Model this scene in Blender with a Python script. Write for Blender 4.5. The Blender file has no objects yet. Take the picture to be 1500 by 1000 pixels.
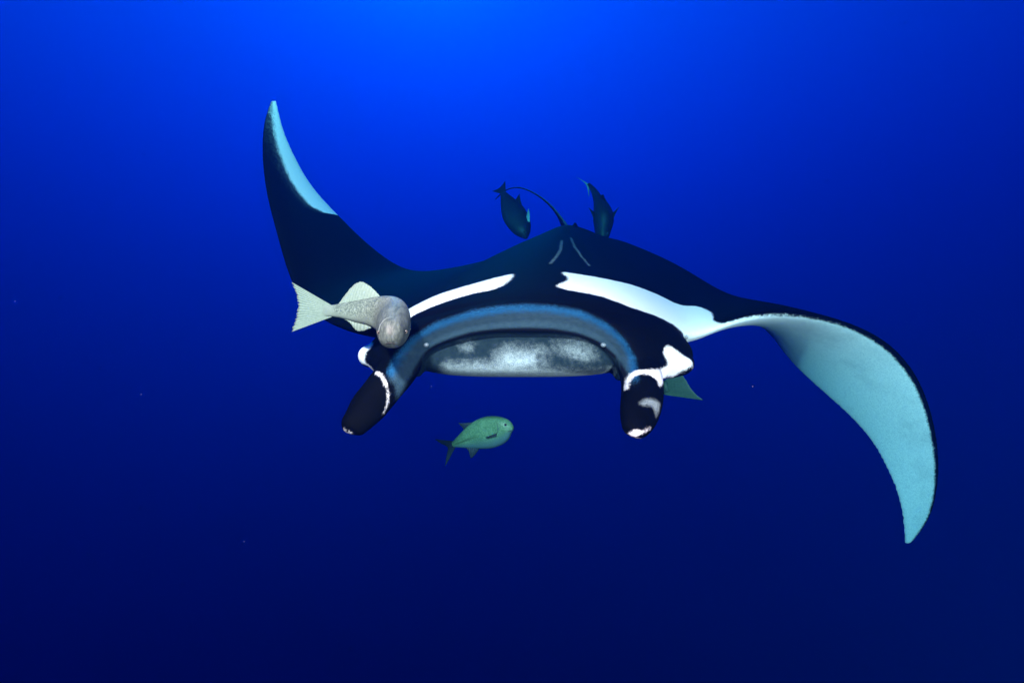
import bpy, math, random
import numpy as np
from mathutils import Vector
from mathutils.bvhtree import BVHTree

# ------------------------------------------------------------------ camera, world, sun, strobes
sc = bpy.context.scene
col = sc.collection
R = math.radians
FPX = 20.0 / 36.0 * 1500.0            # focal length in pixels of the 1500 px wide photograph

cam = bpy.data.objects.new('camera', bpy.data.cameras.new('camera'))
col.objects.link(cam)
cam.data.lens = 20.0
cam.data.sensor_width = 36.0
cam.data.clip_start = 0.02
cam.data.clip_end = 3000.0
cam.rotation_euler = (R(90), 0, 0)    # level, looking along +y
sc.camera = cam

SUN_EL, SUN_AZ = R(40), R(-9)
world = bpy.data.worlds.new('World')
sc.world = world
world.use_nodes = True
wn = world.node_tree
sky = wn.nodes.new('ShaderNodeTexSky')
sky.sky_type = 'NISHITA'
sky.sun_disc = False
sky.sun_elevation = SUN_EL
sky.sun_rotation = SUN_AZ
wn.links.new(sky.outputs[0], wn.nodes['Background'].inputs[0])
wn.nodes['Background'].inputs[1].default_value = 0.1

sun = bpy.data.objects.new('sun', bpy.data.lights.new('sun', 'SUN'))
col.objects.link(sun)
sun.data.energy = 5.0
sun.data.angle = R(0.5)
sun.data.color = (1.0, 0.96, 0.9)
sd = Vector((math.sin(SUN_AZ) * math.cos(SUN_EL), math.cos(SUN_AZ) * math.cos(SUN_EL), math.sin(SUN_EL)))
sun.rotation_euler = sd.to_track_quat('Z', 'Y').to_euler()

# the diver's two flash guns, on arms either side of the camera housing
for sx, sy, sz, aim, en in ((-0.45, 0.10, 0.80, (-0.75, 2.9, 0.75), 3950.0), (0.62, -0.10, -0.30, (1.0, 2.6, -0.05), 1850.0)):
    l = bpy.data.objects.new('dive_strobe', bpy.data.lights.new('dive_strobe', 'SPOT'))
    col.objects.link(l)
    l.location = (sx, sy, sz)
    l.data.energy = en
    l.data.color = (1.0, 0.121, 0.127)
    l.data.spot_size = R(120)
    l.data.spot_blend = 1.0
    l.data.shadow_soft_size = 0.07
    l.rotation_euler = (Vector(aim) - l.location).to_track_quat('-Z', 'Y').to_euler()

sc.view_settings.view_transform = 'Standard'
sc.view_settings.look = 'None'
sc.view_settings.exposure = 0.4
sc.view_settings.gamma = 1.0
sc.cycles.use_denoising = True
sc.cycles.volume_bounces = 1
sc.cycles.max_bounces = 6

# ------------------------------------------------------------------ helpers
def at(px, py, Y):
    """point at distance Y ahead of the camera that the photograph shows at pixel (px, py)"""
    return np.array([(px - 750.0) / FPX * Y, Y, -(py - 500.0) / FPX * Y])

def spline(keys, n):
    """natural cubic spline through rows of keys, n samples, chord-length parameter of the first 3 columns"""
    K = np.asarray(keys, float)
    d = np.linalg.norm(np.diff(K[:, :3], axis=0), axis=1)
    t = np.concatenate([[0], np.cumsum(np.sqrt(np.maximum(d, 1e-6)))])
    return spline_t(t, K, np.linspace(0, t[-1], n)), t / t[-1]

def spline_t(t, K, q):
    m = len(t)
    h = np.diff(t)
    A = np.zeros((m, m)); B = np.zeros((m, K.shape[1]))
    A[0, 0] = A[-1, -1] = 1
    for i in range(1, m - 1):
        A[i, i - 1] = h[i - 1]; A[i, i] = 2 * (h[i - 1] + h[i]); A[i, i + 1] = h[i]
        B[i] = 6 * ((K[i + 1] - K[i]) / h[i] - (K[i] - K[i - 1]) / h[i - 1])
    M = np.linalg.solve(A, B)
    i = np.clip(np.searchsorted(t, q, side='right') - 1, 0, m - 2)
    a = (q - t[i])[:, None]; b = (t[i + 1] - q)[:, None]; hh = h[i][:, None]
    return (M[i] * b**3 + M[i + 1] * a**3) / (6 * hh) + (K[i] / hh - M[i] * hh / 6) * b + (K[i + 1] / hh - M[i + 1] * hh / 6) * a

def unit(v):
    return v / np.maximum(np.linalg.norm(v, axis=-1, keepdims=True), 1e-12)

def grid_faces(nu, nv, wrap_v=True):
    f = []
    for i in range(nu - 1):
        for j in range(nv if wrap_v else nv - 1):
            j2 = (j + 1) % nv
            f.append((i * nv + j, i * nv + j2, (i + 1) * nv + j2, (i + 1) * nv + j))
    return f

def tris(F):
    o = []
    for f in F:
        for k in range(1, len(f) - 1):
            o.append((f[0], f[k], f[k + 1]))
    return o

def mesh_object(name, V, F, mat, parent=None, smooth=True):
    me = bpy.data.meshes.new(name)
    me.from_pydata([tuple(p) for p in V], [], [tuple(f) for f in F])
    me.update()
    if smooth:
        me.polygons.foreach_set('use_smooth', [True] * len(me.polygons))
    if mat:
        me.materials.append(mat)
    o = bpy.data.objects.new(name, me)
    col.objects.link(o)
    if parent is not None:
        o.parent = parent
        o.matrix_parent_inverse = parent.matrix_world.inverted()
    return o

def thing(name, label, cat, loc, group=None):
    o = bpy.data.objects.new(name, None)
    col.objects.link(o)
    o.location = loc
    o.empty_display_size = 0.1
    o['label'] = label
    o['category'] = cat
    if group:
        o['group'] = group
    bpy.context.view_layer.update()
    return o

def ellipsoid(c, r, rot=None, nu=40, nv=64, e=1.0, ez=1.0):
    """superellipsoid with its poles along x; e < 1 makes the plan boxier"""
    V = []
    sgnp = lambda a, p: np.sign(a) * np.abs(a) ** p
    for i in range(nu):
        th = -math.pi / 2 + math.pi * (i + 0.0) / (nu - 1)
        for j in range(nv):
            ph = 2 * math.pi * j / nv
            V.append((r[0] * sgnp(math.sin(th), e), r[1] * sgnp(math.cos(th), e) * sgnp(math.cos(ph), ez), r[2] * sgnp(math.cos(th), e) * sgnp(math.sin(ph), ez)))
    V = np.array(V)
    if rot is not None:
        V = V @ np.array(rot).T
    return V + np.asarray(c), grid_faces(nu, nv)

def rot_z(a):
    c, s = math.cos(a), math.sin(a)
    return [[c, -s, 0], [s, c, 0], [0, 0, 1]]

def rot_y(a):
    c, s = math.cos(a), math.sin(a)
    return [[c, 0, s], [0, 1, 0], [-s, 0, c]]

# ------------------------------------------------------------------ material helpers
def material(name):
    m = bpy.data.materials.new(name)
    m.use_nodes = True
    nt = m.node_tree
    b = nt.nodes['Principled BSDF']
    return m, nt, b

def node(nt, t, **kw):
    n = nt.nodes.new(t)
    for k, v in kw.items():
        setattr(n, k, v)
    return n

def math_node(nt, op, a, b=None, c=None, clamp=False):
    n = node(nt, 'ShaderNodeMath', operation=op)
    n.use_clamp = clamp
    for i, v in enumerate((a, b, c)):
        if v is None:
            continue
        if isinstance(v, (int, float)):
            n.inputs[i].default_value = v
        else:
            nt.links.new(v, n.inputs[i])
    return n.outputs[0]

def noise(nt, vec, scale, detail=4.0, rough=0.55):
    n = node(nt, 'ShaderNodeTexNoise')
    n.inputs['Scale'].default_value = scale
    n.inputs['Detail'].default_value = detail
    n.inputs['Roughness'].default_value = rough
    nt.links.new(vec, n.inputs['Vector'])
    return n.outputs['Fac']

def ramp01(nt, x, lo, hi):
    n = node(nt, 'ShaderNodeMapRange', interpolation_type='SMOOTHSTEP')
    nt.links.new(x, n.inputs['Value'])
    n.inputs['From Min'].default_value = lo
    n.inputs['From Max'].default_value = hi
    return n.outputs['Result']

def mix_col(nt, fac, a, b):
    n = node(nt, 'ShaderNodeMix', data_type='RGBA')
    if isinstance(fac, (int, float)):
        n.inputs[0].default_value = fac
    else:
        nt.links.new(fac, n.inputs[0])
    for i, v in ((6, a), (7, b)):
        if isinstance(v, tuple):
            n.inputs[i].default_value = (*v, 1)
        else:
            nt.links.new(v, n.inputs[i])
    return n.outputs[2]

def attr(nt, name):
    return node(nt, 'ShaderNodeAttribute', attribute_name=name).outputs['Fac']

def obj_coords(nt):
    return node(nt, 'ShaderNodeTexCoord').outputs['Object']

def bump(nt, h, strength, dist, b):
    n = node(nt, 'ShaderNodeBump')
    n.inputs['Strength'].default_value = strength
    n.inputs['Distance'].default_value = dist
    nt.links.new(h, n.inputs['Height'])
    nt.links.new(n.outputs[0], b.inputs['Normal'])

# ------------------------------------------------------------------ the sea
def build_water():
    top, bottom, half = 48.0, -200.0, 700.0
    V = [(sx * half, sy * half, z) for z in (bottom, top) for sy in (-1, 1) for sx in (-1, 1)]
    F = [(0, 2, 3, 1), (4, 5, 7, 6), (0, 1, 5, 4), (2, 6, 7, 3), (0, 4, 6, 2), (1, 3, 7, 5)]
    m, nt, b = material('sea_water')
    nt.nodes.remove(b)
    out = nt.nodes['Material Output']
    pv = node(nt, 'ShaderNodeVolumePrincipled')
    pv.inputs['Color'].default_value = WATER['color']
    pv.inputs['Absorption Color'].default_value = WATER['absorb']
    pv.inputs['Density'].default_value = WATER['density']
    pv.inputs['Anisotropy'].default_value = WATER['g']
    sc2 = node(nt, 'ShaderNodeVolumeScatter')
    sc2.inputs['Color'].default_value = WATER['fcolor']
    sc2.inputs['Density'].default_value = WATER['fdensity']
    sc2.inputs['Anisotropy'].default_value = WATER['fg']
    ad = node(nt, 'ShaderNodeAddShader')
    nt.links.new(pv.outputs[0], ad.inputs[0])
    nt.links.new(sc2.outputs[0], ad.inputs[1])
    nt.links.new(ad.outputs[0], out.inputs['Volume'])
    o = mesh_object('water', V, F, m, smooth=False)
    o['kind'] = 'structure'
    return o

WATER = dict(color=(0.0, 0.0, 0.043, 1), absorb=(0.012, 0.897, 0.9968, 1), density=0.65, g=0.50,
             fcolor=(0.0, 1.0, 0.4, 1), fdensity=0.0046, fg=0.96)
build_water()

# ------------------------------------------------------------------ manta ray: wings and back as a loft of sections
# px,py,Y of the leading edge | px,py,Y of the trailing edge | upper and lower half thickness
ST = [
    ((397, 148, 3.06), (405, 149, 3.08), .006, .006),
    ((388, 178, 2.98), (414, 187, 3.09), .010, .010),
    ((385, 225, 2.87), (433, 232, 3.13), .014, .016),
    ((392, 285, 2.74), (462, 279, 3.19), .020, .022),
    ((406, 340, 2.63), (505, 325, 3.31), .026, .030),
    ((424, 400, 2.53), (552, 368, 3.47), .034, .040),
    ((450, 446, 2.44), (600, 395, 3.63), .040, .055),
    ((495, 474, 2.34), (650, 395, 3.78), .044, .080),
    ((556, 482, 2.20), (705, 384, 3.86), .046, .130),
    ((598, 470, 2.04), (745, 371, 3.92), .048, .190),
    ((642, 458, 1.97), (780, 352, 3.97), .050, .230),
    ((700, 450, 1.94), (808, 338, 4.02), .050, .255),
    ((770, 446, 1.92), (830, 330, 4.08), .052, .265),
    ((840, 449, 1.94), (860, 337, 4.04), .052, .255),
    ((900, 461, 1.97), (885, 347, 3.98), .056, .230),
    ((950, 478, 2.04), (905, 352, 3.94), .060, .190),
    ((1000, 492, 2.16), (940, 365, 3.88), .064, .130),
    ((1040, 486, 2.22), (1000, 396, 3.76), .066, .080),
    ((1085, 470, 2.25), (1055, 438, 3.62), .064, .055),
    ((1150, 461, 2.30), (1112, 472, 3.34), .056, .045),
    ((1230, 472, 2.36), (1152, 520, 3.12), .040, .038),
    ((1303, 506, 2.41), (1197, 566, 2.95), .028, .032),
    ((1347, 560, 2.45), (1241, 606, 2.82), .022, .026),
    ((1370, 630, 2.50), (1279, 650, 2.74), .018, .020),
    ((1375, 692, 2.55), (1305, 700, 2.69), .014, .016),
    ((1362, 756, 2.62), (1320, 748, 2.68), .010, .010),
    ((1335, 795, 2.68), (1325, 795, 2.70), .006, .006),
]
NU, NH = 520, 84                     # stations, points along each half of a section

def build_loft():
    K = np.array([np.concatenate([at(*a), at(*b), [tu, tl]]) for a, b, tu, tl in ST])
    mid = 0.5 * (K[:, :3] + K[:, 3:6])
    d = np.linalg.norm(np.diff(mid, axis=0), axis=1)
    t = np.concatenate([[0], np.cumsum(d)])
    q = np.linspace(0, t[-1], NU)
    S = spline_t(t, K, q)
    LE, TE, TU, TL = S[:, :3], S[:, 3:6], np.maximum(S[:, 6], .004), np.maximum(S[:, 7], .004)
    station = np.interp(q, t, np.arange(len(ST)))
    span = np.gradient(0.5 * (LE + TE), axis=0)
    n = unit(np.cross(span, TE - LE))
    # closed section: leading edge -> back -> trailing edge -> belly -> leading edge
    s_half = 0.5 - 0.5 * np.cos(np.linspace(0, math.pi, NH))
    sv = np.concatenate([s_half, s_half[-2:0:-1]])
    side = np.concatenate([np.ones(NH), -np.ones(NH - 2)])
    prof = sv ** 0.52 * (1 - sv) ** 0.85
    prof = prof / prof.max() + 0.0
    edge = 0.0055 * np.sqrt(np.clip(1 - (2 * sv - 1) ** 8, 0, 1))
    nv = len(sv)
    V = np.zeros((NU, nv, 3))
    for k in range(NU):
        th = np.where(side > 0, TU[k], TL[k])
        h = side * (prof * th + edge)
        V[k] = LE[k] + np.outer(sv, TE[k] - LE[k]) + np.outer(h, n[k])
    uv = np.zeros((NU, nv, 2))
    uv[:, :, 0] = station[:, None]
    uv[:, :, 1] = (sv * side)[None, :]
    return V.reshape(-1, 3), grid_faces(NU, nv) + [tuple(range(nv))[::-1], tuple((NU - 1) * nv + j for j in range(nv))], uv.reshape(-1, 2)

# head: sections fanned round the mouth, each running gape - lip - crest - outer edge (px, py, Y)
HEAD = [
    ((600, 556, 2.00), (570, 562, 1.93), (553, 547, 2.04)),
    ((606, 546, 2.01), (567, 545, 1.93), (541, 537, 2.08)),
    ((615, 531, 2.01), (578, 522, 1.925), (534, 519, 2.11)),
    ((630, 512, 2.00), (602, 495, 1.92), (556, 489, 2.14)),
    ((655, 500, 1.995), (640, 472, 1.92), (600, 463, 2.12)),
    ((700, 488, 1.99), (694, 456, 1.915), (682, 434, 2.15)),
    ((770, 483, 1.985), (770, 446, 1.91), (775, 420, 2.18)),
    ((835, 488, 1.99), (845, 454, 1.915), (858, 431, 2.16)),
    ((872, 500, 1.995), (889, 473, 1.92), (925, 450, 2.13)),
    ((895, 519, 2.00), (917, 500, 1.92), (978, 473, 2.12)),
    ((909, 537, 2.00), (932, 525, 1.92), (1009, 503, 2.12)),
    ((917, 551, 1.99), (944, 545, 1.925), (1013, 530, 2.10)),
    ((922, 562, 1.97), (950, 560, 1.93), (994, 552, 2.07)),
]
def catmull_loop(P, m):
    """closed curve through rows of P, m samples per piece"""
    k = len(P); out = []
    for i in range(k):
        a, b, c, d = P[i - 1], P[i], P[(i + 1) % k], P[(i + 2) % k]
        for j in range(m):
            t = j / m
            out.append(.5 * (2 * b + (c - a) * t + (2 * a - 5 * b + 4 * c - d) * t * t + (3 * b - a - 3 * c + d) * t**3))
    return np.array(out)

def build_head():
    rows = []
    for g, c, o in HEAD:
        G, C, O = at(*g), at(*c), at(*o)
        lerp = lambda p, q, f: np.array(p) * (1 - f) + np.array(q) * f
        l1 = lerp(g, c, .35); l1[2] = g[2] * .62 + c[2] * .38 + .004
        l2 = lerp(g, c, .72); l2[2] = g[2] * .25 + c[2] * .75 - .002
        m1 = lerp(c, o, .22); m1[2] = c[2] + .05 * (o[2] - c[2])
        m2 = lerp(c, o, .60); m2[2] = c[2] + .34 * (o[2] - c[2])
        inner = G + np.array([0, .045, 0]) - .012 * unit(G - np.array([.04, 2.0, 0]))
        back_in = G + np.array([0, .20, 0])
        back_out = O + np.array([0, .20, 0]) + .12 * (G - O)
        rows.append(np.concatenate([inner, G, at(*l1), at(*l2), C, at(*m1), at(*m2), O, back_out, back_in]))
    K = np.array(rows)
    d = np.linalg.norm(np.diff(K[:, 12:15], axis=0), axis=1)
    t = np.concatenate([[0], np.cumsum(d)])
    S = spline_t(t, K, np.linspace(0, t[-1], 300)).reshape(300, 10, 3)
    V = np.array([catmull_loop(r, 8) for r in S])
    m = V.shape[1]
    F = grid_faces(300, m) + [tuple(range(m))[::-1], tuple(299 * m + j for j in range(m))]
    return V.reshape(-1, 3), F

# rolled head fins: px, py, Y, half width across the path in the picture plane, half depth
FINS = [[
    (598, 522, 2.04, .060, .070),
    (584, 542, 1.97, .064, .062),
    (568, 561, 1.91, .063, .050),
    (552, 581, 1.87, .061, .040),
    (535, 602, 1.83, .057, .034),
    (520, 620, 1.80, .045, .028),
    (510, 630, 1.785, .026, .018),
    (508, 633, 1.78, .010, .010),
], [
    (930, 528, 2.02, .066, .075),
    (939, 553, 1.95, .070, .070),
    (941, 575, 1.89, .071, .060),
    (938, 597, 1.84, .068, .050),
    (933, 616, 1.80, .058, .042),
    (929, 630, 1.77, .042, .032),
    (927, 637, 1.76, .022, .018),
    (926.5, 639, 1.758, .009, .009),
]]
def build_fin(keys, NA=170, NP=64):
    K = np.array([np.concatenate([at(*a[:3]), a[3:5]]) for a in keys])
    d = np.linalg.norm(np.diff(K[:, :3], axis=0), axis=1)
    t = np.concatenate([[0], np.cumsum(d)])
    S = spline_t(t, K, np.linspace(0, t[-1], NA))
    P, ra, rb = S[:, :3], np.maximum(S[:, 3], .006), np.maximum(S[:, 4], .006)
    T = unit(np.gradient(P, axis=0))
    A = unit(np.cross(np.broadcast_to(np.array([0, 1.0, 0]), T.shape), T))
    Bv = unit(np.cross(T, A))
    ph = np.linspace(0, 2 * math.pi, NP, endpoint=False)
    V = P[:, None] + np.cos(ph)[None, :, None] * (ra[:, None] * A)[:, None] + np.sin(ph)[None, :, None] * (rb[:, None] * Bv)[:, None]
    F = grid_faces(NA, NP) + [tuple(range(NP))[::-1], tuple((NA - 1) * NP + j for j in range(NP))]
    return V.reshape(-1, 3), F

def param_lookup(V, F, P, pts):
    """interpolated parameter, distance of the nearest spot on a surface for many points"""
    T = tris(F)
    bvh = BVHTree.FromPolygons([tuple(p) for p in V], T, all_triangles=True)
    Tn = np.array(T)
    idx = np.zeros(len(pts), int); loc = np.zeros((len(pts), 3)); dist = np.zeros(len(pts))
    for k, p in enumerate(pts):
        l, n, i, dd = bvh.find_nearest(p)
        idx[k] = i; loc[k] = l; dist[k] = dd
    return bary(V, Tn, P, idx, loc), dist

def bary(V, Tn, P, idx, loc):
    a, b, c = (V[Tn[idx, k]] for k in range(3))
    v0, v1, v2 = b - a, c - a, loc - a
    d00 = (v0 * v0).sum(1); d01 = (v0 * v1).sum(1); d11 = (v1 * v1).sum(1); d20 = (v2 * v0).sum(1); d21 = (v2 * v1).sum(1)
    den = np.maximum(d00 * d11 - d01 * d01, 1e-18)
    w1 = (d11 * d20 - d01 * d21) / den; w2 = (d00 * d21 - d01 * d20) / den
    w1 = np.clip(w1, 0, 1); w2 = np.clip(w2, 0, 1)
    return P[Tn[idx, 0]] * (1 - w1 - w2)[:, None] + P[Tn[idx, 1]] * w1[:, None] + P[Tn[idx, 2]] * w2[:, None]

def rounded(px):
    return [tuple(p) for p in catmull_loop(np.array(px, float), 5)]

def poly_sd(pts, poly):
    """signed distance (inside > 0) of 2-D points to a polygon"""
    poly = np.asarray(poly, float)
    d = np.full(len(pts), 1e9); ins = np.zeros(len(pts), bool)
    for i in range(len(poly)):
        a, b = poly[i], poly[(i + 1) % len(poly)]
        e = b - a
        w = pts - a
        tt = np.clip((w @ e) / max(e @ e, 1e-12), 0, 1)
        d = np.minimum(d, np.linalg.norm(w - tt[:, None] * e, axis=1))
        c = ((a[1] > pts[:, 1]) != (b[1] > pts[:, 1])) & (pts[:, 0] < (b[0] - a[0]) * (pts[:, 1] - a[1]) / (b[1] - a[1] + 1e-15) + a[0])
        ins ^= c
    return np.where(ins, d, -d)

def line_sd(pts, line):
    d = np.full(len(pts), 1e9)
    line = np.asarray(line, float)
    for a, b in zip(line[:-1], line[1:]):
        e = b - a
        w = pts - a
        tt = np.clip((w @ e) / max(e @ e, 1e-12), 0, 1)
        d = np.minimum(d, np.linalg.norm(w - tt[:, None] * e, axis=1))
    return d

def remesh(parts, voxel, smooth):
    V = []; F = []; o = 0
    for v, f in parts:
        V.append(v); F += [tuple(i + o for i in x) for x in f]; o += len(v)
    me = bpy.data.meshes.new('tmp')
    me.from_pydata([tuple(p) for p in np.concatenate(V)], [], F)
    ob = bpy.data.objects.new('tmp', me)
    col.objects.link(ob)
    m = ob.modifiers.new('r', 'REMESH')
    m.mode = 'VOXEL'; m.voxel_size = voxel
    if smooth:
        s = ob.modifiers.new('s', 'SMOOTH')
        s.factor = 0.5; s.iterations = smooth
    dg = bpy.context.evaluated_depsgraph_get()
    out = bpy.data.meshes.new_from_object(ob.evaluated_get(dg))
    bpy.data.objects.remove(ob)
    bpy.data.meshes.remove(me)
    return out

def sweep(keys, n, m):
    """round tube through x,y,z,r keys"""
    S, _ = spline(keys, n)
    P, r = S[:, :3], np.maximum(S[:, 3], .0006)
    T = unit(np.gradient(P, axis=0))
    up = np.array([.3, 1, .2])
    A = unit(np.cross(T, up)); B = np.cross(A, T)
    ph = np.linspace(0, 2 * math.pi, m, endpoint=False)
    V = P[:, None] + r[:, None, None] * (np.cos(ph)[None, :, None] * A[:, None] + np.sin(ph)[None, :, None] * B[:, None])
    F = grid_faces(n, m) + [tuple(range(m)), tuple((n - 1) * m + j for j in range(m))[::-1]]
    return V.reshape(-1, 3), F

def skin_material():
    m, nt, b = material('manta_skin')
    co = obj_coords(nt)
    fine = noise(nt, co, 260, 3); mid = noise(nt, co, 55, 5, .6); big = noise(nt, co, 9, 4)
    rag = math_node(nt, 'MULTIPLY', math_node(nt, 'SUBTRACT', noise(nt, co, 150, 5, .7), 0.5), 0.022)
    rag = math_node(nt, 'ADD', rag, math_node(nt, 'MULTIPLY', math_node(nt, 'SUBTRACT', noise(nt, co, 34, 3, .55), 0.5), 0.010))
    white = ramp01(nt, math_node(nt, 'ADD', attr(nt, 'white'), rag), -0.0055, 0.0065)
    sw = attr(nt, 'soft_white')
    soft = math_node(nt, 'ADD', sw, math_node(nt, 'MULTIPLY', math_node(nt, 'SUBTRACT', math_node(nt, 'ADD', mid, math_node(nt, 'MULTIPLY', fine, .6)), 0.8), 0.55))
    soft = math_node(nt, 'MULTIPLY', ramp01(nt, soft, 0.10, 1.25), ramp01(nt, sw, 0.02, 0.3))
    lip = attr(nt, 'lip')
    lipf = math_node(nt, 'MULTIPLY', ramp01(nt, math_node(nt, 'ADD', lip, math_node(nt, 'MULTIPLY', math_node(nt, 'SUBTRACT', fine, 0.5), 0.9)), 0.15, 0.85), ramp01(nt, lip, 0.03, 0.25))
    jaw = ramp01(nt, attr(nt, 'jaw'), 0.2, 0.8)
    line = attr(nt, 'line')
    grey = attr(nt, 'grey')
    black = mix_col(nt, big, (.0005, .0009, .0016), (.0011, .0021, .0034))
    lipb = mix_col(nt, fine, (.004, .050, .130), (.018, .100, .205))
    lipg = mix_col(nt, mid, (.015, .040, .058), (.040, .076, .098))
    lipc = mix_col(nt, ramp01(nt, math_node(nt, 'ADD', attr(nt, 'crest'), math_node(nt, 'MULTIPLY', math_node(nt, 'SUBTRACT', mid, .5), .8)), 0.25, 0.95), lipg, lipb)
    c = mix_col(nt, lipf, black, lipc)
    jawc = mix_col(nt, mid, (.004, .010, .014), (.014, .029, .036))  # dark jaw skin, with the shade of the mouth recess put into the colour
    c = mix_col(nt, jaw, c, jawc)
    whitec = mix_col(nt, ramp01(nt, math_node(nt, 'ADD', math_node(nt, 'MULTIPLY', fine, .4), math_node(nt, 'MULTIPLY', noise(nt, co, 120, 5, .7), .6)), .34, .60), mix_col(nt, attr(nt, 'wing'), (.76, .79, .80), (.60, .66, .69)), (.84, .86, .85))
    greyc = mix_col(nt, fine, (.16, .22, .25), (.42, .48, .50))
    blotch = math_node(nt, 'MULTIPLY', ramp01(nt, noise(nt, co, 5.5, 5, .6), .42, .72), .38)
    whitec = mix_col(nt, math_node(nt, 'MAXIMUM', grey, math_node(nt, 'MULTIPLY', blotch, attr(nt, 'wing'))), whitec, greyc)
    c = mix_col(nt, soft, c, mix_col(nt, fine, (.14, .23, .24), (.54, .63, .62)))
    c = mix_col(nt, white, c, whitec)
    c = mix_col(nt, line, c, (.006, .007, .009))
    nt.links.new(c, b.inputs['Base Color'])
    b.inputs['Roughness'].default_value = 0.7
    b.inputs['Specular IOR Level'].default_value = 0.02
    ridge = math_node(nt, 'MULTIPLY', math_node(nt, 'SINE', math_node(nt, 'ADD', math_node(nt, 'MULTIPLY', attr(nt, 'ridge'), 190.0), math_node(nt, 'MULTIPLY', big, 9.0))), math_node(nt, 'MULTIPLY', lipf, .14))
    bump(nt, math_node(nt, 'ADD', math_node(nt, 'ADD', fine, ridge), math_node(nt, 'MULTIPLY', mid, .8)), 0.35, 0.004, b)
    return m

def build_manta():
    LV, LF, LUV = build_loft()
    HV, HF = build_head()
    # deep lower jaw behind the lip
    JV, JF = ellipsoid(at(762, 505, 2.35), (.455, .32, .122), e=.6, ez=.62, nu=80, nv=110)
    JV[:, 1] += (JV[:, 2] - JV[:, 2].mean()) * .58
    # bulges that carry the eyes
    lobes = [
        ellipsoid(at(544, 522, 2.11), (.046, .085, .042), rot_y(.5)),
        ellipsoid(at(994, 533, 2.10), (.052, .095, .044), rot_y(-.35)),
    ]
    TV, TF = sweep([(*at(838, 372, 3.70), .050), (*at(831, 341, 3.98), .034), (*at(822, 322, 4.10), .016),
                    (*at(805, 300, 4.22), .0085), (*at(782, 283, 4.32), .006), (*at(760, 275, 4.40), .005), (*at(745, 277, 4.46), .0045), (*at(735, 283, 4.52), .005), (*at(726, 292, 4.60), .003)], 140, 14)
    # small fin on the root of the tail
    DV, DF = ellipsoid(at(843, 338, 3.98), (.018, .15, .05), rot_z(-.15))
    me = remesh([(LV, LF), (HV, HF), (JV, JF)] + [build_fin(k) for k in FINS] + lobes + [(DV, DF), ellipsoid(at(816, 345, 3.94), (.085, .12, .030), rot_y(-.5)), ellipsoid(at(856, 344, 3.94), (.085, .12, .026), rot_y(.2))], 0.0075, 5)
    n = len(me.vertices)
    co = np.zeros(n * 3); me.vertices.foreach_get('co', co); co = co.reshape(-1, 3)
    no = np.zeros(n * 3); me.vertices.foreach_get('normal', no); no = no.reshape(-1, 3)
    pts = [tuple(p) for p in co]
    uv, dl = param_lookup(LV, LF, LUV, pts)
    u, v = uv[:, 0], uv[:, 1]

    lt = tris(LF)
    ltn = np.array(lt)
    lbvh = BVHTree.FromPolygons([tuple(p) for p in LV], lt, all_triangles=True)
    body = BVHTree.FromPolygons(pts, [tuple(p.vertices) for p in me.polygons])
    O = Vector((0, 0, 0))

    def loft_uv(px):
        out = []
        for x, y in px:
            d = Vector(at(x, y, 1.0)).normalized()
            l, nn, i, dd = lbvh.ray_cast(O, d)
            if l is None:
                l, nn, i, dd = lbvh.find_nearest(Vector(at(x, y, 2.6)))
            out.append(bary(LV, ltn, LUV, np.array([i]), np.array([l]))[0])
        return np.array(out)

    # metric scale of the loft parameters near the shoulders: one station is about 0.12 m, the chord about 1.9 m
    def metric(p):
        return np.stack([p[:, 0] * 0.12, p[:, 1] * 1.9], 1)

    def decal(px, reach=.09, facing=0.05, soft=False):
        """signed distance to an outline laid on the skin, in the plane that fits it best"""
        P = []; N = []
        for x, y in px:
            d = Vector(at(x, y, 1.0)).normalized()
            l, nn, i, dd = body.ray_cast(O, d)
            if l is None:
                l, nn, i, dd = body.find_nearest(Vector(at(x, y, 2.0)))
            P.append(l); N.append(nn)
        P = np.array(P); c = P.mean(0)
        nrm = unit(np.array(N).sum(0) + 2.0 * unit(-c))
        ax = unit(np.cross(nrm, [0, 0, 1.0])); ay = np.cross(nrm, ax)
        poly = np.stack([(P - c) @ ax, (P - c) @ ay], 1)
        rel = co - c
        ok = (np.abs(rel @ nrm) < reach) & (no @ nrm > facing) & (np.linalg.norm(rel, axis=1) < .6)
        f = np.full(n, -1.0)
        q = np.stack([rel[ok] @ ax, rel[ok] @ ay], 1)
        f[ok] = poly_sd(q, poly)
        return f

    white = np.full(n, -0.05)
    on_wing = dl < 0.02
    # pale belly side of both wings, dark along the leading edge
    ui = np.arange(len(ST))
    vb = np.interp(u, [0, 4, 7, 9, 15.5, 16.2, 17, 18, 19, 20, 21, 23, 25, 26], [-.10, -.05, -.03, -.1, -.1, .0, .012, .004, -.002, -.010, -.030, -.055, -.08, -.10])
    chord = np.interp(u, ui, [np.linalg.norm(at(*b) - at(*a)) for a, b, _, _ in ST])
    belly = (vb - v) * chord
    belly = np.where(v < 0, np.minimum(belly, (1 - np.abs(v)) * chord + 0.006), belly)
    white = np.where(on_wing, np.maximum(white, np.clip(belly, -.05, .05)), white)
    # white bars on the shoulders
    left_bar = [(596, 455), (640, 433), (700, 415), (738, 405), (746, 404), (738, 413), (722, 422), (690, 429), (650, 441), (615, 455), (598, 463), (590, 462)]
    right_bar = [(824, 399), (832, 409), (816, 418), (830, 424), (880, 434), (930, 452), (968, 466), (995, 482), (1012, 505), (1022, 520), (1060, 490), (1085, 470), (1062, 474), (1046, 470), (1042, 458), (1022, 449), (995, 446), (960, 430), (925, 417), (880, 407), (850, 402)]
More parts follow.
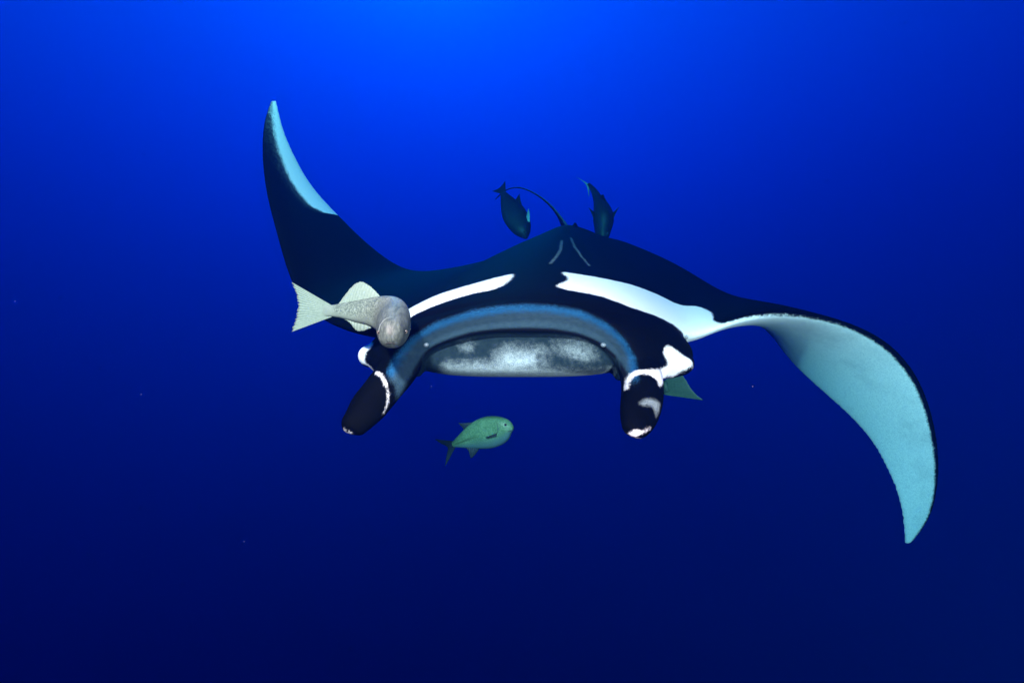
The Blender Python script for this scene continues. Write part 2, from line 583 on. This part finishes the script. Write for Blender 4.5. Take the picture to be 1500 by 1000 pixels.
    for bar in (left_bar, right_bar):
        p = loft_uv(rounded(bar))
        f = poly_sd(metric(uv), metric(p)) + (.012 if bar is left_bar else 0)
        white = np.where(on_wing & (v > -.04), np.maximum(white, np.clip(f, -.05, .05)), white)
    # white hind rim of the raised wing tip, on its upper side
    rim = np.interp(u, [0, .6, 1, 2, 3, 3.5, 3.72, 3.88], [.05, .26, .34, .42, .50, .57, .72, 1.2])
    f = np.where(v > 0, (v - rim) * chord * .28, -.05)
    white = np.where((u < 4.4) & (v > 0), np.maximum(white, np.clip(f, -.05, .05)), white)
    dusk = np.where((v > 0) & (u < 4.2), np.clip(1 + (v - rim) * chord / .16, 0, 1) * np.clip((4.4 - u) / .8, 0, 1) * .34, 0)

    # head: white cheeks round the eyes, white edge and tips of the head fins
    right_cheek = [(972, 512), (980, 506), (1000, 519), (1014, 530), (1013, 545), (1000, 552), (985, 555), (972, 562), (966, 566), (962, 556), (950, 549), (938, 548), (926, 554), (918, 570), (914, 566), (918, 552), (930, 543), (950, 541), (966, 540), (978, 532), (973, 522)]
    left_cheek = [(548, 503), (520, 500), (510, 530), (530, 552), (556, 548), (552, 538), (541, 530), (541, 517)]
    left_edge = [(549, 548), (553, 543), (562, 549), (569, 567), (571, 580), (567, 598), (560, 608), (564, 594), (566, 580), (563, 566), (557, 554)]
    left_tip = [(500, 629), (504, 629), (508, 633), (514, 634), (515, 639), (508, 640), (501, 635)]
    right_tip = [(917, 635), (925, 632), (933, 629), (938, 632), (950, 626), (953, 628), (940, 635), (930, 641), (919, 640)]
    right_spot = [(938, 592), (944, 585), (956, 584), (966, 590), (966, 600), (961, 610), (957, 598), (948, 594)]
    for dcl, thin in ((right_cheek, .001), (left_edge, .0035), (left_tip, 0), (right_tip, .001)):
        white = np.maximum(white, np.clip(decal(rounded(dcl)) - thin, -.05, .05))
    cheek = poly_sd(co[:, [0, 2]], np.array([at(x, y, 2.09)[[0, 2]] for x, y in rounded(left_cheek)]))
    white = np.where((co[:, 1] > 1.96) & (co[:, 1] < 2.3), np.maximum(white, np.clip(cheek, -.05, .05)), white)
    # blue grey lip on the front of the arch; dark lip edge and painted gape shadow below it
    gape_px = [(606, 546), (616, 530), (630, 512), (655, 500), (690, 489), (730, 484), (770, 482.5), (810, 484), (845, 490), (875, 502), (897, 520), (911, 540), (917, 551)]
    crest_px = [(572, 556), (569, 548), (568, 543), (580, 520), (604, 495), (640, 473), (690, 457), (730, 450), (770, 447), (810, 449), (850, 456), (888, 474), (914, 498), (930, 525), (934, 552)]
    band = crest_px + gape_px[::-1] + [(598, 556), (590, 582), (583, 584), (579, 562)]
    fb = decal(band, reach=.2, facing=-.2)
    lip = np.where(fb < 0, np.clip(0.5 + fb / .03, 0, .5), 0.5 + np.clip(fb / .045, 0, 1))
    # lower jaw: skin that belongs to the jaw and lies inside the gape
    _, dj = param_lookup(JV, JF, np.zeros((len(JV), 1)), pts)
    fx = co[:, [0, 2]]
    def front(px, Y=2.02):
        return np.array([at(x, y, Y)[[0, 2]] for x, y in px])
    inside = poly_sd(fx, front(gape_px + [(915, 700), (606, 700)]))
    jaw = np.clip(0.5 + inside / .008, 0, 1) * (co[:, 1] > 1.955) * (co[:, 1] < 2.75) * (dj < .05)
    gp = []
    for x, y in gape_px:
        l, nn, i, dd = body.ray_cast(O, Vector(at(x, y, 1.0)).normalized())
        gp.append(l if l is not None else Vector(at(x, y, 2.0)))
    gd = line_sd(co, np.array(gp))
    cp = []
    for x, y in crest_px[2:]:
        l, nn, i, dd = body.ray_cast(O, Vector(at(x, y, 1.0)).normalized())
        cp.append(l if l is not None else Vector(at(x, y, 1.93)))
    crest = np.clip(1.0 - (line_sd(co, np.array(cp)) - .005) / .05, 0, 1)
    ridge = np.minimum(gd, .2)
    line = np.clip(1.3 - gd / .0105, 0, 1)  # dark lip edge, widened by shadow painted under the lip
    lip = np.where(jaw > .5, 0, lip)
    # mottled white on the chin
    patches = [([(650, 538), (668, 534), (700, 532), (740, 531), (790, 536), (850, 541), (900, 545), (904, 600), (648, 600)], .038, .88),
               ([(726, 522), (738, 512), (756, 510), (786, 512), (800, 518), (806, 532), (790, 545), (730, 545)], .055, .78),
               ([(672, 504), (684, 500), (693, 505), (690, 513), (676, 512)], .045, .55),
               ([(812, 506), (845, 500), (866, 510), (872, 526), (862, 536), (840, 529), (822, 518)], .060, .62)]
    soft = np.zeros(n)
    for p, w, amt in patches:
        soft = np.maximum(soft, np.clip(0.55 + poly_sd(fx, front(rounded(p))) / (w * 1.7), 0, .98) * amt * (jaw > .5) * (dj < .02))
    crease = line_sd(fx, front([(792, 528), (812, 532), (850, 537), (880, 541)]))
    soft = soft * np.clip(crease / .03, .62, 1)  # chin fold has no shape here; its shade is painted by dimming the white
    soft = np.maximum(soft, dusk)
    soft = np.maximum(soft, np.clip(.4 + decal(rounded(right_spot)) / .03, 0, .62))
    # dull grey of the belly side towards the hind edge and the root
    s = -v
    grey = np.where(v < 0, np.clip((s - .30) / .7, 0, 1) * np.clip((24.5 - u) / 4, 0, 1), 0) * .40
    grey = np.where(u > 14, np.clip(grey + .9 * np.clip((19.6 - u) / 1.8, 0, 1) * np.clip((s - .04) / .12, 0, 1), 0, 1), grey)
    wing_zone = np.clip((u - 18.5) / 1.5, 0, 1)
    # pale scratches on the back
    for px in ([(823, 352), (821, 366), (815, 376), (806, 386)], [(836, 348), (842, 362), (852, 376), (863, 389)]):
        p = loft_uv(px)
        d = line_sd(metric(uv), metric(p))
        soft = np.where(on_wing & (v > 0), np.maximum(soft, np.clip(1.0 - d / .008, 0, .45)), soft)

    # the tail joins the same skin
    nT = len(TV)
    me2 = bpy.data.meshes.new('body')
    F = [tuple(p.vertices) for p in me.polygons] + [tuple(i + n for i in f) for f in TF]
    me2.from_pydata([tuple(p) for p in co] + [tuple(p) for p in TV], [], F)
    me2.polygons.foreach_set('use_smooth', [True] * len(me2.polygons))
    tail_highlight = np.tile(np.where(np.cos(np.linspace(0, 2 * math.pi, 14, endpoint=False) - 3.6) > .8, .5, 0.0), 140)  # pale stripe down one side of the whip: a painted highlight
    fields = dict(white=(white, -.05), soft_white=(soft, tail_highlight), lip=(lip, 0), crest=(crest, 0), ridge=(ridge, 0), wing=(wing_zone, 0), jaw=(jaw, 0), line=(line, 0), grey=(grey, 0))
    for k, (f, tv) in fields.items():
        a = me2.attributes.new(k, 'FLOAT', 'POINT')
        a.data.foreach_set('value', np.concatenate([f, np.broadcast_to(tv, nT)]).astype(np.float32))
    bpy.data.meshes.remove(me)
    me2.materials.append(skin_material())
    base = at(770, 500, 2.9)
    root = thing('manta_ray', 'giant black manta ray with white shoulder bars gliding through open water', 'manta ray', base)
    o = bpy.data.objects.new('body', me2)
    col.objects.link(o)
    o.parent = root
    o.matrix_parent_inverse = root.matrix_world.inverted()
    # eyes on the outer face of the cheeks, nostril knobs beside the corners of the mouth
    em, nt, b = material('manta_eye')
    c = mix_col(nt, noise(nt, obj_coords(nt), 80), (.004, .004, .005), (.02, .02, .025))
    nt.links.new(c, b.inputs['Base Color'])
    b.inputs['Roughness'].default_value = 0.12
    for px, py, Y, sx in ((538, 519, 2.13, -1), (1009, 533, 2.13, 1)):
        l, nn, i, dd = body.find_nearest(Vector(at(px, py, Y)) + Vector((sx * .06, .02, 0)))
        V, F = ellipsoid(np.array(l) - .006 * np.array(nn), (.012, .018, .016), nu=14, nv=20)
        mesh_object('eye', V, F, em, root)
    nm, nt, b = material('nostril_skin')
    c = mix_col(nt, noise(nt, obj_coords(nt), 150), (.05, .08, .10), (.20, .25, .27))
    nt.links.new(c, b.inputs['Base Color'])
    b.inputs['Roughness'].default_value = 0.3
    for px, py in ((624, 505), (884, 505)):
        l, nn, i, dd = body.ray_cast(O, Vector(at(px, py, 1.0)).normalized())
        V, F = ellipsoid(np.array(l) + .000 * np.array(nn), (.010, .010, .0085), nu=14, nv=20)
        mesh_object('nostril', V, F, nm, root)
    return root

build_manta()

# ------------------------------------------------------------------ fishes
def fish_skin(name, dark, light, belly, scale=240, gloss=.45, head=None, spec=.25):
    """mottled fish skin: darker back, paler belly, an own colour for the head if given"""
    m, nt, b = material(name)
    co = obj_coords(nt)
    f = noise(nt, co, scale, 3, .6); g = noise(nt, co, scale * .16, 3)
    c = mix_col(nt, ramp01(nt, math_node(nt, 'ADD', math_node(nt, 'MULTIPLY', f, .7), math_node(nt, 'MULTIPLY', g, .3)), .38, .66), dark, light)
    c = mix_col(nt, ramp01(nt, attr(nt, 'under'), .1, .9), c, belly)
    if head:
        mp = node(nt, 'ShaderNodeMapping'); mp.inputs['Scale'].default_value = (1.0, .35, .35); mp.inputs['Rotation'].default_value = (0, .5, 0)
        nt.links.new(co, mp.inputs[0])
        h = ramp01(nt, noise(nt, mp.outputs[0], 120, 5, .65), .3, .72)
        c = mix_col(nt, attr(nt, 'face'), c, mix_col(nt, h, *head))
    c = mix_col(nt, attr(nt, 'stripe'), c, tuple(v * .12 for v in dark))
    c = mix_col(nt, attr(nt, 'pale'), c, (.75, .78, .72))
    nt.links.new(c, b.inputs['Base Color'])
    b.inputs['Roughness'].default_value = gloss
    b.inputs['Specular IOR Level'].default_value = spec
    bump(nt, f, .35, .003, b)
    return m

def fin_skin(name, a, c2, rays=1.0):
    m, nt, b = material(name)
    r = math_node(nt, 'SINE', math_node(nt, 'MULTIPLY', attr(nt, 'ray'), 2 * math.pi))
    n = noise(nt, obj_coords(nt), 120, 4)
    c = mix_col(nt, math_node(nt, 'ADD', math_node(nt, 'MULTIPLY', r, .12), n, clamp=True), a, c2)
    nt.links.new(c, b.inputs['Base Color'])
    b.inputs['Roughness'].default_value = .5
    b.inputs['Specular IOR Level'].default_value = .15
    bump(nt, r, .25, .0015, b)
    return m

def fish_body(root, keys, mat, axis=(0, 1, 0), up=None, face_from=2.0, lateral=None, pale=None, n=90, m=36):
    K = np.array([np.concatenate([at(*a[:3]), a[3:5]]) for a in keys])
    d = np.linalg.norm(np.diff(K[:, :3], axis=0), axis=1)
    t = np.concatenate([[0], np.cumsum(d)])
    q = t[-1] * (1 - (1 - np.linspace(0, 1, n)) ** 1.25)
    S = spline_t(t, K, q)
    P, rh, rw = S[:, :3], np.maximum(S[:, 3], .003), np.maximum(S[:, 4], .003)
    T = unit(np.gradient(P, axis=0))
    A = unit(np.cross(np.broadcast_to(np.array(axis, float), T.shape), T))
    A = A * np.sign((A @ np.array([0.0, 0, 1]))[n // 3] or 1)
    if up is not None:
        uvec = np.broadcast_to(np.array(up, float), T.shape)
        A = unit(uvec - (uvec * T).sum(1, keepdims=True) * T)
    B = unit(np.cross(T, A))
    ph = np.linspace(0, 2 * math.pi, m, endpoint=False)
    V = P[:, None] + np.cos(ph)[None, :, None] * (rh[:, None] * A)[:, None] + (np.sign(np.sin(ph)) * np.abs(np.sin(ph)) ** .85)[None, :, None] * (rw[:, None] * B)[:, None]
    F = grid_faces(n, m) + [tuple(range(m))[::-1], tuple((n - 1) * m + j for j in range(m))]
    o = mesh_object('body', V.reshape(-1, 3), F, mat, root)
    bvh = BVHTree.FromPolygons([tuple(p) for p in V.reshape(-1, 3)], F)
    tt = (q / t[-1])[:, None] + 0 * ph[None, :]
    cc = np.cos(ph)[None, :] + 0 * tt
    fields = dict(under=np.maximum(np.clip(-cc * .9 + .1, 0, 1), np.clip((.16 - tt) / .1, 0, 1) * (face_from < 1)), face=np.clip((tt - face_from) / .14, 0, 1),
                  stripe=np.zeros_like(tt), pale=np.zeros_like(tt))
    if lateral:
        fields['stripe'] = np.clip(1.4 - np.abs(cc - lateral[2]) / .055, 0, 1) * np.clip((lateral[1] - tt) / .25, 0, 1) * .6 * np.clip((tt - lateral[0]) / .02, 0, 1)
    if pale is not None:
        fields['pale'] = np.clip(1.2 - np.abs(tt - pale - .035 * cc) / .012, 0, 1) * .7
    for k, f in fields.items():
        a = o.data.attributes.new(k, 'FLOAT', 'POINT')
        a.data.foreach_set('value', f.reshape(-1).astype(np.float32))
    return bvh

def on_skin(bvh, px, py, lift=0.0):
    d = Vector(at(px, py, 1.0)).normalized()
    l, nn, i, dd = bvh.ray_cast(Vector((0, 0, 0)), d)
    if l is None:
        l, nn, i, dd = bvh.find_nearest(d * 2.5)
    return np.array(l) - lift * np.array(d)

def skin_line(root, name, bvh, pts, r, mat):
    """thin raised or dark edge that follows the skin (mouth, gill cover)"""
    pts = [p for p in pts if bvh.ray_cast(Vector((0, 0, 0)), Vector(at(*p, 1.0)).normalized())[0] is not None]
    K = [(*on_skin(bvh, x, y), r * (.35 if i in (0, len(pts) - 1) else 1)) for i, (x, y) in enumerate(pts)]
    V, F = sweep(K, 36, 8)
    mesh_object(name, V, F, mat, root)

def fish_fin(root, name, base, outer, mat, rays=14, ragged=.03, thick=.0016, bow=.006, seed=1):
    """fin membrane with stiff rays between a base line and a free edge"""
    rnd = random.Random(seed)
    nu, nv = rays * 5 + 1, 14
    def line(p):
        K = np.array([at(*a) for a in p])
        if len(K) == 2:
            f = np.linspace(0, 1, nu)[:, None]
            return K[0] * (1 - f) + K[1] * f
        return spline(K, nu)[0]
    Bp, Op = line(base), line(outer)
    jag = np.array([rnd.uniform(-1, 1) for _ in range(nu)]) * ragged
    nrm = unit(np.cross(Bp[-1] - Bp[0], (Op - Bp).mean(0)))
    if nrm[1] > 0:
        nrm = -nrm
    U = np.linspace(0, 1, nu); W = np.linspace(0, 1, nv)
    mid = np.zeros((nu, nv, 3))
    for j, w in enumerate(W):
        e = w * (1 + jag * (w ** 3))
        mid[:, j] = Bp * (1 - e)[:, None] + Op * e[:, None] + np.outer(bow * np.sin(U * math.pi) * math.sin(w * math.pi * .8) + .0005 * np.sin(U * rays * 2 * math.pi), nrm)
    th = (thick * (1 - .75 * W))[None, :, None]
    V = np.concatenate([(mid + th * nrm).reshape(-1, 3), (mid - th * nrm).reshape(-1, 3)])
    F = grid_faces(nu, nv, False)
    N = nu * nv
    F += [tuple(N + i for i in f[::-1]) for f in grid_faces(nu, nv, False)]
    rim = [i * nv for i in range(nu)] + [(nu - 1) * nv + j for j in range(1, nv)] + [i * nv + nv - 1 for i in range(nu - 2, -1, -1)] + [j for j in range(nv - 2, 0, -1)]
    for a, b in zip(rim, rim[1:] + rim[:1]):
        F.append((a, b, N + b, N + a))
    o = mesh_object(name, V, F, mat, root)
    a = o.data.attributes.new('ray', 'FLOAT', 'POINT')
    a.data.foreach_set('value', np.tile(np.repeat(U * rays, nv), 2).astype(np.float32))
    return o

def fish_eye(root, bvh, px, py, r, mat, pupil):
    p = on_skin(bvh, px, py, -.35 * r)
    V, F = ellipsoid(p, (r, r * .8, r), nu=14, nv=20)
    e = mesh_object('eye', V, F, mat, root)
    q = p - unit(p) * r * .55
    V, F = ellipsoid(q, (r * .55, r * .45, r * .55), nu=12, nv=16)
    mesh_object('pupil', V, F, pupil, e)

def flat_mat(name, a, b2, rough):
    m, nt, b = material(name)
    nt.links.new(mix_col(nt, noise(nt, obj_coords(nt), 300), a, b2), b.inputs['Base Color'])
    b.inputs['Roughness'].default_value = rough
    return m

eye_gold = flat_mat('fish_iris', (.06, .065, .05), (.14, .145, .11), .2)
eye_dark = flat_mat('fish_pupil', (.004, .004, .005), (.01, .01, .012), .08)
eye_dim = flat_mat('dark_fish_iris', (.05, .06, .06), (.09, .10, .10), .2)

# leather bass that noses at the manta's cheek
bass_skin = fish_skin('bass_skin', (.062, .088, .066), (.205, .262, .205), (.165, .215, .168), 190, .55, head=((.034, .055, .045), (.088, .130, .108)))
bass_fin = fin_skin('bass_fin', (.110, .158, .118), (.225, .290, .225))
root = thing('leather_bass', 'pale speckled grey bass with broad tail bending its head to the manta\'s cheek', 'fish', at(520, 456, 1.9))
skin = fish_body(root, [(470, 454, 1.938, .021, .002), (483, 455, 1.928, .019, .009), (500, 455, 1.92, .025, .018), (525, 456, 1.905, .038, .028), (548, 457, 1.89, .050, .038),
                 (563, 460, 1.865, .061, .042), (573, 466, 1.825, .070, .050), (577, 474, 1.775, .070, .052), (575, 482, 1.72, .060, .048),
                 (573, 488, 1.675, .046, .039), (572, 493, 1.645, .027, .025), (571.5, 495, 1.635, .010, .010)], bass_skin, up=(.1, 0, 1), face_from=.60)
fish_fin(root, 'caudal_fin', [(486, 447, 1.928), (484, 455, 1.93), (486, 464, 1.928)], [(427, 413, 1.95), (435, 430, 1.955), (438, 449, 1.955), (434, 468, 1.955), (427, 486, 1.95)], bass_fin, 18, .035, seed=3)
fish_fin(root, 'dorsal_fin', [(494, 448, 1.92), (520, 444, 1.905), (560, 443, 1.87)], [(496, 445, 1.92), (523, 415, 1.91), (536, 415, 1.90), (549, 425, 1.885), (562, 440, 1.87)], bass_fin, 16, .03, seed=4)
fish_fin(root, 'anal_fin', [(497, 463, 1.92), (525, 468, 1.905), (556, 473, 1.88)], [(499, 465, 1.92), (514, 474, 1.91), (523, 484, 1.905), (540, 482, 1.89), (557, 475, 1.88)], bass_fin, 12, .03, seed=5)
dark_line = flat_mat('fish_crease', (.010, .011, .010), (.025, .026, .022), .6)
pale_line = flat_mat('fish_edge', (.06, .11, .095), (.11, .17, .145), .5)
skin_line(root, 'mouth', skin, [(564, 505), (567, 503), (572, 502), (577, 503), (580, 504.5)], .0012, dark_line)
skin_line(root, 'gill_cover_edge', skin, [(556, 496), (555, 484), (559, 473), (567, 466), (577, 464)], .0013, pale_line)
fish_fin(root, 'pectoral_fin', [(592, 466, 1.80), (598, 474, 1.79)], [(597, 490, 1.77), (602, 482, 1.775)], bass_fin, 7, .02, seed=6)
fish_eye(root, skin, 555, 487, .0060, eye_gold, eye_dark)
fish_eye(root, skin, 594, 486, .0060, eye_gold, eye_dark)

# second bass under the manta's belly: only its tail shows beside the head fin
root = thing('leather_bass', 'greenish spotted bass tail poking out beneath the manta\'s white cheek', 'fish', at(950, 560, 2.6))
green_skin = fish_skin('green_bass_skin', (.014, .050, .036), (.075, .165, .125), (.03, .085, .065), 190, .55)
green_fin = fin_skin('green_bass_fin', (.022, .075, .055), (.060, .150, .115))
skin = fish_body(root, [(978, 566, 2.40, .024, .012), (968, 566, 2.44, .030, .018), (954, 560, 2.52, .045, .030), (940, 550, 2.63, .056, .038), (930, 540, 2.76, .056, .040), (924, 531, 2.86, .040, .030), (921, 526, 2.92, .012, .012)], green_skin, axis=(.2, 1, .1), face_from=.7)
fish_fin(root, 'caudal_fin', [(974, 556, 2.41), (972, 566, 2.42), (973, 578, 2.42)], [(998, 546, 2.36), (1008, 561, 2.35), (1016, 573, 2.345), (1030, 586, 2.34)], green_fin, 14, .02, seed=7)

# green jack below the manta
jack_skin = fish_skin('green_jack_skin', (.045, .110, .056), (.085, .175, .100), (.045, .100, .115), 160, .4)
jack_fin = fin_skin('jack_fin', (.006, .012, .02), (.018, .03, .04))
root = thing('jack_fish', 'green sheened jack with dark forked tail swimming below the manta\'s chin', 'fish', at(710, 635, 2.55))
skin = fish_body(root, [(663, 651, 2.60, .012, .010), (676, 646, 2.59, .032, .019), (695, 639, 2.57, .059, .031), (713, 633.5, 2.55, .072, .039),
                 (729, 630, 2.53, .067, .038), (741, 627.5, 2.51, .049, .030), (748, 627, 2.50, .027, .018), (751.5, 627.5, 2.495, .008, .008)], jack_skin, lateral=(.04, .52, .0))
fish_fin(root, 'caudal_fin', [(667, 646, 2.60), (664, 651, 2.60), (667, 655, 2.60)], [(637, 643, 2.63), (648, 650, 2.62), (656, 655, 2.615), (655, 665, 2.62), (652, 683, 2.63)], jack_fin, 10, .02, seed=8)
fish_fin(root, 'dorsal_fin', [(683, 632, 2.58), (702, 618, 2.565)], [(671, 619, 2.585), (683, 619, 2.58), (700, 616, 2.57)], jack_fin, 7, .02, seed=9)
fish_fin(root, 'anal_fin', [(683, 656, 2.575), (702, 653, 2.56)], [(688, 661, 2.575), (690, 670, 2.575), (703, 656, 2.565)], jack_fin, 6, .02, seed=10)
fish_fin(root, 'pectoral_fin', [(728, 634, 2.49), (727, 639, 2.49)], [(712, 640, 2.50), (713, 642, 2.50)], jack_fin, 5, .02, seed=11)
fish_eye(root, skin, 740.5, 622, .0070, eye_dim, eye_dark)
skin_line(root, 'mouth', skin, [(751, 629), (747, 631), (743, 632)], .0018, dark_line)
skin_line(root, 'gill_cover_edge', skin, [(727, 617), (729, 624), (729, 632), (726, 639)], .0016, flat_mat('jack_crease', (.02, .05, .04), (.035, .08, .06), .6))

# two dark jacks behind the manta's tail
dark_skin = fish_skin('dark_jack_skin', (.004, .006, .008), (.012, .016, .017), (.013, .018, .020), 90, .5)
dark_fin = fin_skin('dark_jack_fin', (.003, .005, .007), (.010, .014, .016))
pale_fin = fin_skin('pale_jack_fin', (.14, .18, .20), (.34, .38, .40))
root = thing('black_jack', 'dark jack diving head first beside the curl of the manta\'s tail whip', 'fish', at(755, 315, 4.3), 'dark jacks behind the manta')
skin = fish_body(root, [(737, 283, 4.35, .022, .018), (743, 295, 4.34, .055, .035), (752, 312, 4.32, .090, .048), (761, 328, 4.30, .085, .050), (768, 342, 4.28, .050, .036), (771, 349, 4.27, .012, .012)], dark_skin)
fish_fin(root, 'caudal_fin', [(734, 284, 4.35), (737, 282, 4.35), (741, 282, 4.35)], [(721, 280, 4.37), (731, 276, 4.37), (740, 265, 4.37)], dark_fin, 8, .02, seed=12)
fish_fin(root, 'dorsal_fin', [(754, 294, 4.33), (766, 312, 4.31)], [(761, 284, 4.33), (763, 295, 4.32), (768, 310, 4.31)], dark_fin, 8, .02, seed=13)
fish_fin(root, 'anal_fin', [(738, 301, 4.34), (747, 319, 4.32)], [(734, 311, 4.33), (740, 314, 4.33), (746, 320, 4.32)], dark_fin, 7, .02, seed=14)
fish_fin(root, 'pelvic_fin', [(750, 325, 4.31), (756, 334, 4.30)], [(746, 334, 4.31), (754, 336, 4.30)], dark_fin, 5, .02, seed=15)
fish_fin(root, 'pectoral_fin', [(771, 318, 4.22), (773, 324, 4.21)], [(774, 305, 4.22), (776, 313, 4.21), (776, 326, 4.21)], pale_fin, 5, .05, thick=.002, seed=16)
fish_eye(root, skin, 768, 340, .012, eye_dim, eye_dark)
root = thing('black_jack', 'dark jack with curled pale tail nosing down behind the manta\'s back', 'fish', at(882, 315, 4.3), 'dark jacks behind the manta')
skin = fish_body(root, [(862, 270, 4.39, .012, .012), (868, 277, 4.37, .020, .024), (875, 290, 4.35, .034, .045), (881, 306, 4.33, .062, .085), (884, 322, 4.31, .076, .095), (883, 338, 4.29, .060, .075), (882, 352, 4.27, .038, .05), (881, 360, 4.26, .012, .014)], dark_skin)
fish_fin(root, 'caudal_fin', [(865, 271, 4.385), (864, 273, 4.385), (863, 275, 4.385)], [(844, 259, 4.44), (855, 267, 4.41), (859, 272, 4.39), (861, 279, 4.36), (863, 289, 4.33)], pale_fin, 8, .02, seed=17)
fish_fin(root, 'dorsal_fin', [(880, 286, 4.32), (890, 306, 4.30)], [(884, 285, 4.28), (894, 304, 4.26)], dark_fin, 8, .02, seed=18)
fish_fin(root, 'pectoral_fin', [(895, 314, 4.28), (893, 326, 4.27)], [(907, 303, 4.27), (899, 319, 4.26)], dark_fin, 5, .02, seed=19)
fish_fin(root, 'pectoral_fin', [(872, 312, 4.28), (871, 324, 4.27)], [(862, 304, 4.27), (868, 317, 4.26)], dark_fin, 5, .02, seed=20)
fish_eye(root, skin, 889, 342, .012, eye_dim, eye_dark)

# ------------------------------------------------------------------ drifting specks of plankton
def build_plankton():
    rnd = random.Random(11)
    V = []; F = []
    for k in range(70):
        Y = rnd.uniform(1.1, 5.0)
        c = at(rnd.uniform(-250, 1750), rnd.uniform(-150, 1150), Y)
        r = rnd.uniform(.0004, .0010)
        o = len(V)
        for d in ((1, 0, 0), (-1, 0, 0), (0, 1, 0), (0, -1, 0), (0, 0, 1), (0, 0, -1)):
            V.append(c + r * rnd.uniform(.6, 1.4) * np.array(d))
        F += [tuple(o + i for i in f) for f in ((0, 2, 4), (2, 1, 4), (1, 3, 4), (3, 0, 4), (2, 0, 5), (1, 2, 5), (3, 1, 5), (0, 3, 5))]
    o = mesh_object('plankton', V, F, flat_mat('plankton_speck', (.35, .38, .36), (.6, .62, .6), .6))
    o['kind'] = 'stuff'
    o['label'] = 'tiny pale specks of plankton drifting in the blue water'
    o['category'] = 'plankton'
build_plankton()
